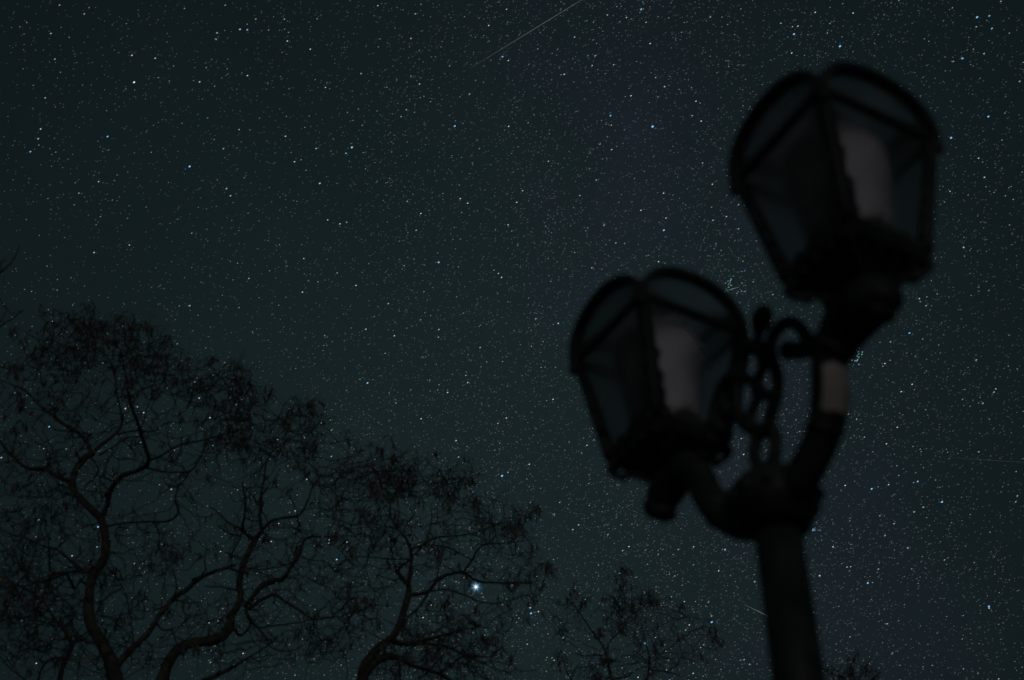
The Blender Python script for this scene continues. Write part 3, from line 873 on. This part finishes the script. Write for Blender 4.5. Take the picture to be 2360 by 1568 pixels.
# --- tree 3, centre
T = Tree('bare_tree', 'bare tree with an S-shaped trunk standing directly left of the bright planet', 15.5, 15, 0)
tr, rd = T.limb([(Z9,1190,1650,96),(Z9,1210,1540,90),(Z9,1235,1440,78),(Z9,1320,1330,68),(Z9,1430,1240,62),(Z9,1490,1150,58),(Z9,1530,1020,52),(Z9,1560,900,48),(Z9,1560,820,40),(Z9,1580,700,31),(Z9,1580,600,27),(Z9,1550,500,23),(Z9,1480,410,18),(Z9,1420,310,15),(Z9,1415,210,12),(Z9,1340,140,9),(Z9,1270,75,6)], .1, True)
LL(T,
 [(Z9,1418,195,8),(Z9,1450,150,7),(Z9,1500,100,5)],
 [(Z9,1520,450,10),(Z9,1540,370,9),(Z9,1600,310,8),(Z9,1612,200,6)],
 [(Z7,885,870,14),(Z7,950,840,13),(Z7,1030,800,11),(Z7,1130,790,9),(Z7,1250,770,7),(Z7,1370,720,5)],
 [(Z7,955,842,9),(Z7,990,770,8),(Z7,1000,670,6)],
 [(Z7,960,842,11),(Z7,1080,850,9),(Z7,1160,890,8),(Z7,1250,935,6)],
 [(Z7,865,1045,26),(Z7,835,1010,24),(Z7,822,975,17),(Z7,870,930,12),(Z7,930,870,11),(Z7,950,845,9)],
 [(Z7,815,1000,12),(Z7,790,900,8),(Z7,780,800,6)],
 [(Z7,830,1020,9),(Z7,790,1028,8),(Z7,700,1000,5)],
 [(Z7,880,1110,26),(Z7,980,1090,19),(Z7,1030,1030,20),(Z7,1090,1000,18),(Z7,1170,990,16),(Z7,1250,1035,14),(Z7,1340,1042,11),(Z7,1530,1045,9),(Z8,110,490,9),(Z8,260,465,6)],
 [(Z7,1170,985,13),(Z7,1220,920,12),(Z7,1250,860,11),(Z7,1300,835,10),(Z7,1400,830,7),(Z7,1544,810,5)],
 [(Z7,1310,832,7),(Z7,1315,760,6),(Z7,1310,670,5)],
 [(Z7,985,1092,11),(Z7,1080,1080,10),(Z7,1180,1110,9),(Z7,1280,1150,7),(Z7,1390,1155,5)],
 [(Z7,1030,1030,8),(Z7,1040,940,7),(Z7,1035,850,5)],
 [(Z7,985,1095,12),(Z7,930,1180,12),(Z7,870,1230,13),(Z7,840,1330,14)],
 [(Z7,790,1350,32),(Z7,840,1372,26),(Z7,960,1355,20),(Z7,1050,1330,16),(Z7,1150,1300,10),(Z7,1270,1280,6)],
 [(Z7,650,1530,50),(Z7,700,1470,44),(Z7,760,1440,40),(Z7,830,1450,34),(Z7,900,1490,24),(Z7,1030,1530,20),(Z7,1110,1575,16)],
 [(Z7,1050,1525,14),(Z7,1110,1480,12),(Z7,1180,1440,11),(Z7,1300,1490,8),(Z7,1430,1535,6)],
 [(Z7,860,1380,20),(Z7,960,1372,18),(Z7,1080,1385,15),(Z7,1180,1435,12),(Z7,1260,1430,7)],
 [(Z7,820,1450,20),(Z7,830,1510,16),(Z7,835,1600,16)],
 [(Z7,880,915,9),(Z7,780,915,8),(Z7,660,905,7),(Z7,540,900,5)],
 [(Z7,775,690,7),(Z7,740,680,6),(Z7,690,700,5)],
 [(Z7,390,470,8),(Z7,370,420,6),(Z7,350,330,5)],
)
T.grow(950, 1100, 130, 48, 74, .66, rot=.12)
T.grow(1040, 1150, 55, 65, 37, .7)
T.grow(860, 1120, 100, 60, 50, .4)
T.grow(1160, 1200, 70, 50, 34, .55, rot=.6)
T.grow(1210, 1330, 45, 70, 22, .5)
T.grow(1000, 1260, 170, 80, 60, .22)
T.grow(1060, 1450, 130, 70, 68, .55)
T.grow(1010, 1530, 190, 60, 110, .35)
T.grow(840, 1330, 120, 110, 30, .3)
T.finish((tr[0].x-.2, tr[0].y), (tr[0], rd[0]))

# --- tree 4, small crown right of centre
T = Tree('bare_tree', 'small bare tree, only its thin top rising between bright planet and lamp pole', 17.0, 23, 0)
tr, rd = T.limb([(Z8,1010,1640,50),(Z8,985,1520,42),(Z8,955,1400,34),(Z8,930,1290,27),(Z8,900,1160,25),(Z8,860,1070,22),(Z8,780,970,20),(Z8,700,850,16),(Z8,640,760,11),(Z8,590,690,8),(Z8,530,635,6)], .1, True)
LL(T,
 [(Z8,900,1130,16),(Z8,950,1040,14),(Z8,1030,960,12),(Z8,1110,880,9),(Z8,1190,830,6)],
 [(Z8,885,1180,14),(Z8,790,1180,13),(Z8,680,1185,12),(Z8,610,1150,7)],
 [(Z8,1000,1590,34),(Z8,1180,1500,28),(Z8,1280,1420,24),(Z8,1310,1330,22),(Z8,1320,1220,18),(Z8,1300,1120,13),(Z8,1260,960,10),(Z8,1240,840,7)],
 [(Z8,1300,1235,10),(Z8,1240,1190,10),(Z8,1170,1130,8)],
 [(Z8,720,850,8),(Z8,780,780,8),(Z8,850,700,6)],
 [(Z8,1310,1320,13),(Z8,1420,1330,12),(Z8,1560,1360,11),(Z8,1700,1400,8)],
 [(Z8,960,1400,14),(Z8,1100,1390,13),(Z8,1160,1340,12),(Z8,1280,1290,9)],
 [(Z8,1310,1280,12),(Z8,1430,1170,11),(Z8,1560,1080,12),(Z8,1640,1010,13),(Z8,1740,950,13),(Z8,1860,905,10),(Z8,1910,960,6)],
 [(Z8,1030,960,9),(Z8,1060,800,9),(Z8,1060,620,8),(Z8,1060,440,6)],
 [(Z8,1230,850,7),(Z8,1300,720,6),(Z8,1340,660,5)],
)
T.grow(1436, 1340, 16, 22, 10, .95, dspread=.2)
T.grow(1440, 1400, 40, 50, 24, .7, dspread=.6)
T.grow(1500, 1385, 32, 14, 16, .8, dspread=.4)
T.grow(1320, 1390, 30, 20, 12, .7, dspread=.5)
T.grow(1470, 1440, 75, 50, 20, .45)
T.grow(1570, 1415, 30, 12, 8, .8, dspread=.3)
T.grow(1643, 1455, 14, 24, 9, .95, dspread=.2)
T.grow(1290, 1440, 22, 45, 8, .5)
T.grow(1550, 1510, 100, 36, 28, .45)
T.grow(1380, 1540, 80, 30, 22, .45)
T.finish((tr[0].x-.1, tr[0].y), (tr[0], rd[0]))

# --- tree 5, just the tip right of the pole
T = Tree('bare_tree', 'faint tree top peeping over the bottom edge, right of the lamp pole', 20.0, 31, 0)
tr, rd = T.limb([(ZD,1985,1640,9),(ZD,1975,1590,7),(ZD,1965,1550,5),(ZD,1958,1520,3)], .1, True)
LL(T, [(ZD,1972,1580,4),(ZD,1990,1545,3),(ZD,2010,1515,2)], [(ZD,1976,1595,4),(ZD,1940,1560,3),(ZD,1915,1535,2)], [(ZD,1975,1590,4),(ZD,2010,1565,3),(ZD,2030,1550,2)])
T.grow(1945, 1545, 42, 28, 20, .6, dspread=.6)
T.grow(1990, 1555, 40, 28, 16, .5, dspread=.6)
T.finish((tr[0].x, tr[0].y), (tr[0], rd[0]))

# --- tree 0, off the left edge, its outer twigs reaching in
T = Tree('bare_tree', 'tree standing off the left edge, only faint outer twigs reaching in above the largest tree', 12.0, 41, 0)
tr, rd = T.limb([(ZD,-330,1640,40),(ZD,-320,1400,34),(ZD,-290,1200,30),(ZD,-240,1020,24),(ZD,-180,880,16),(ZD,-120,760,10)], .1, True)
LL(T, [(ZD,-125,765,8),(ZD,-60,690,6),(ZD,-10,640,4),(ZD,30,600,3),(ZD,45,565,2)],
      [(ZD,-180,880,8),(ZD,-100,810,6),(ZD,-30,770,4),(ZD,20,740,3),(ZD,55,715,2)],
      [(ZD,-240,1020,10),(ZD,-140,930,7),(ZD,-60,880,5),(ZD,-10,850,3)])
T.grow(-14, 640, 30, 40, 9, .25, dspread=.5)
T.grow(-40, 745, 45, 26, 8, .25, dspread=.6)
T.grow(-70, 820, 70, 60, 24, .3)
T.finish((tr[0].x, tr[0].y), (tr[0], rd[0]))

# ------------------------------------------------------------------ render settings
scene.render.engine = 'CYCLES'
scene.view_settings.view_transform = 'Standard'
scene.view_settings.look = 'None'
scene.view_settings.exposure = 0
scene.view_settings.gamma = 1
scene.cycles.max_bounces = 10
scene.cycles.transparent_max_bounces = 24
scene.render.resolution_x = 1024; scene.render.resolution_y = 680
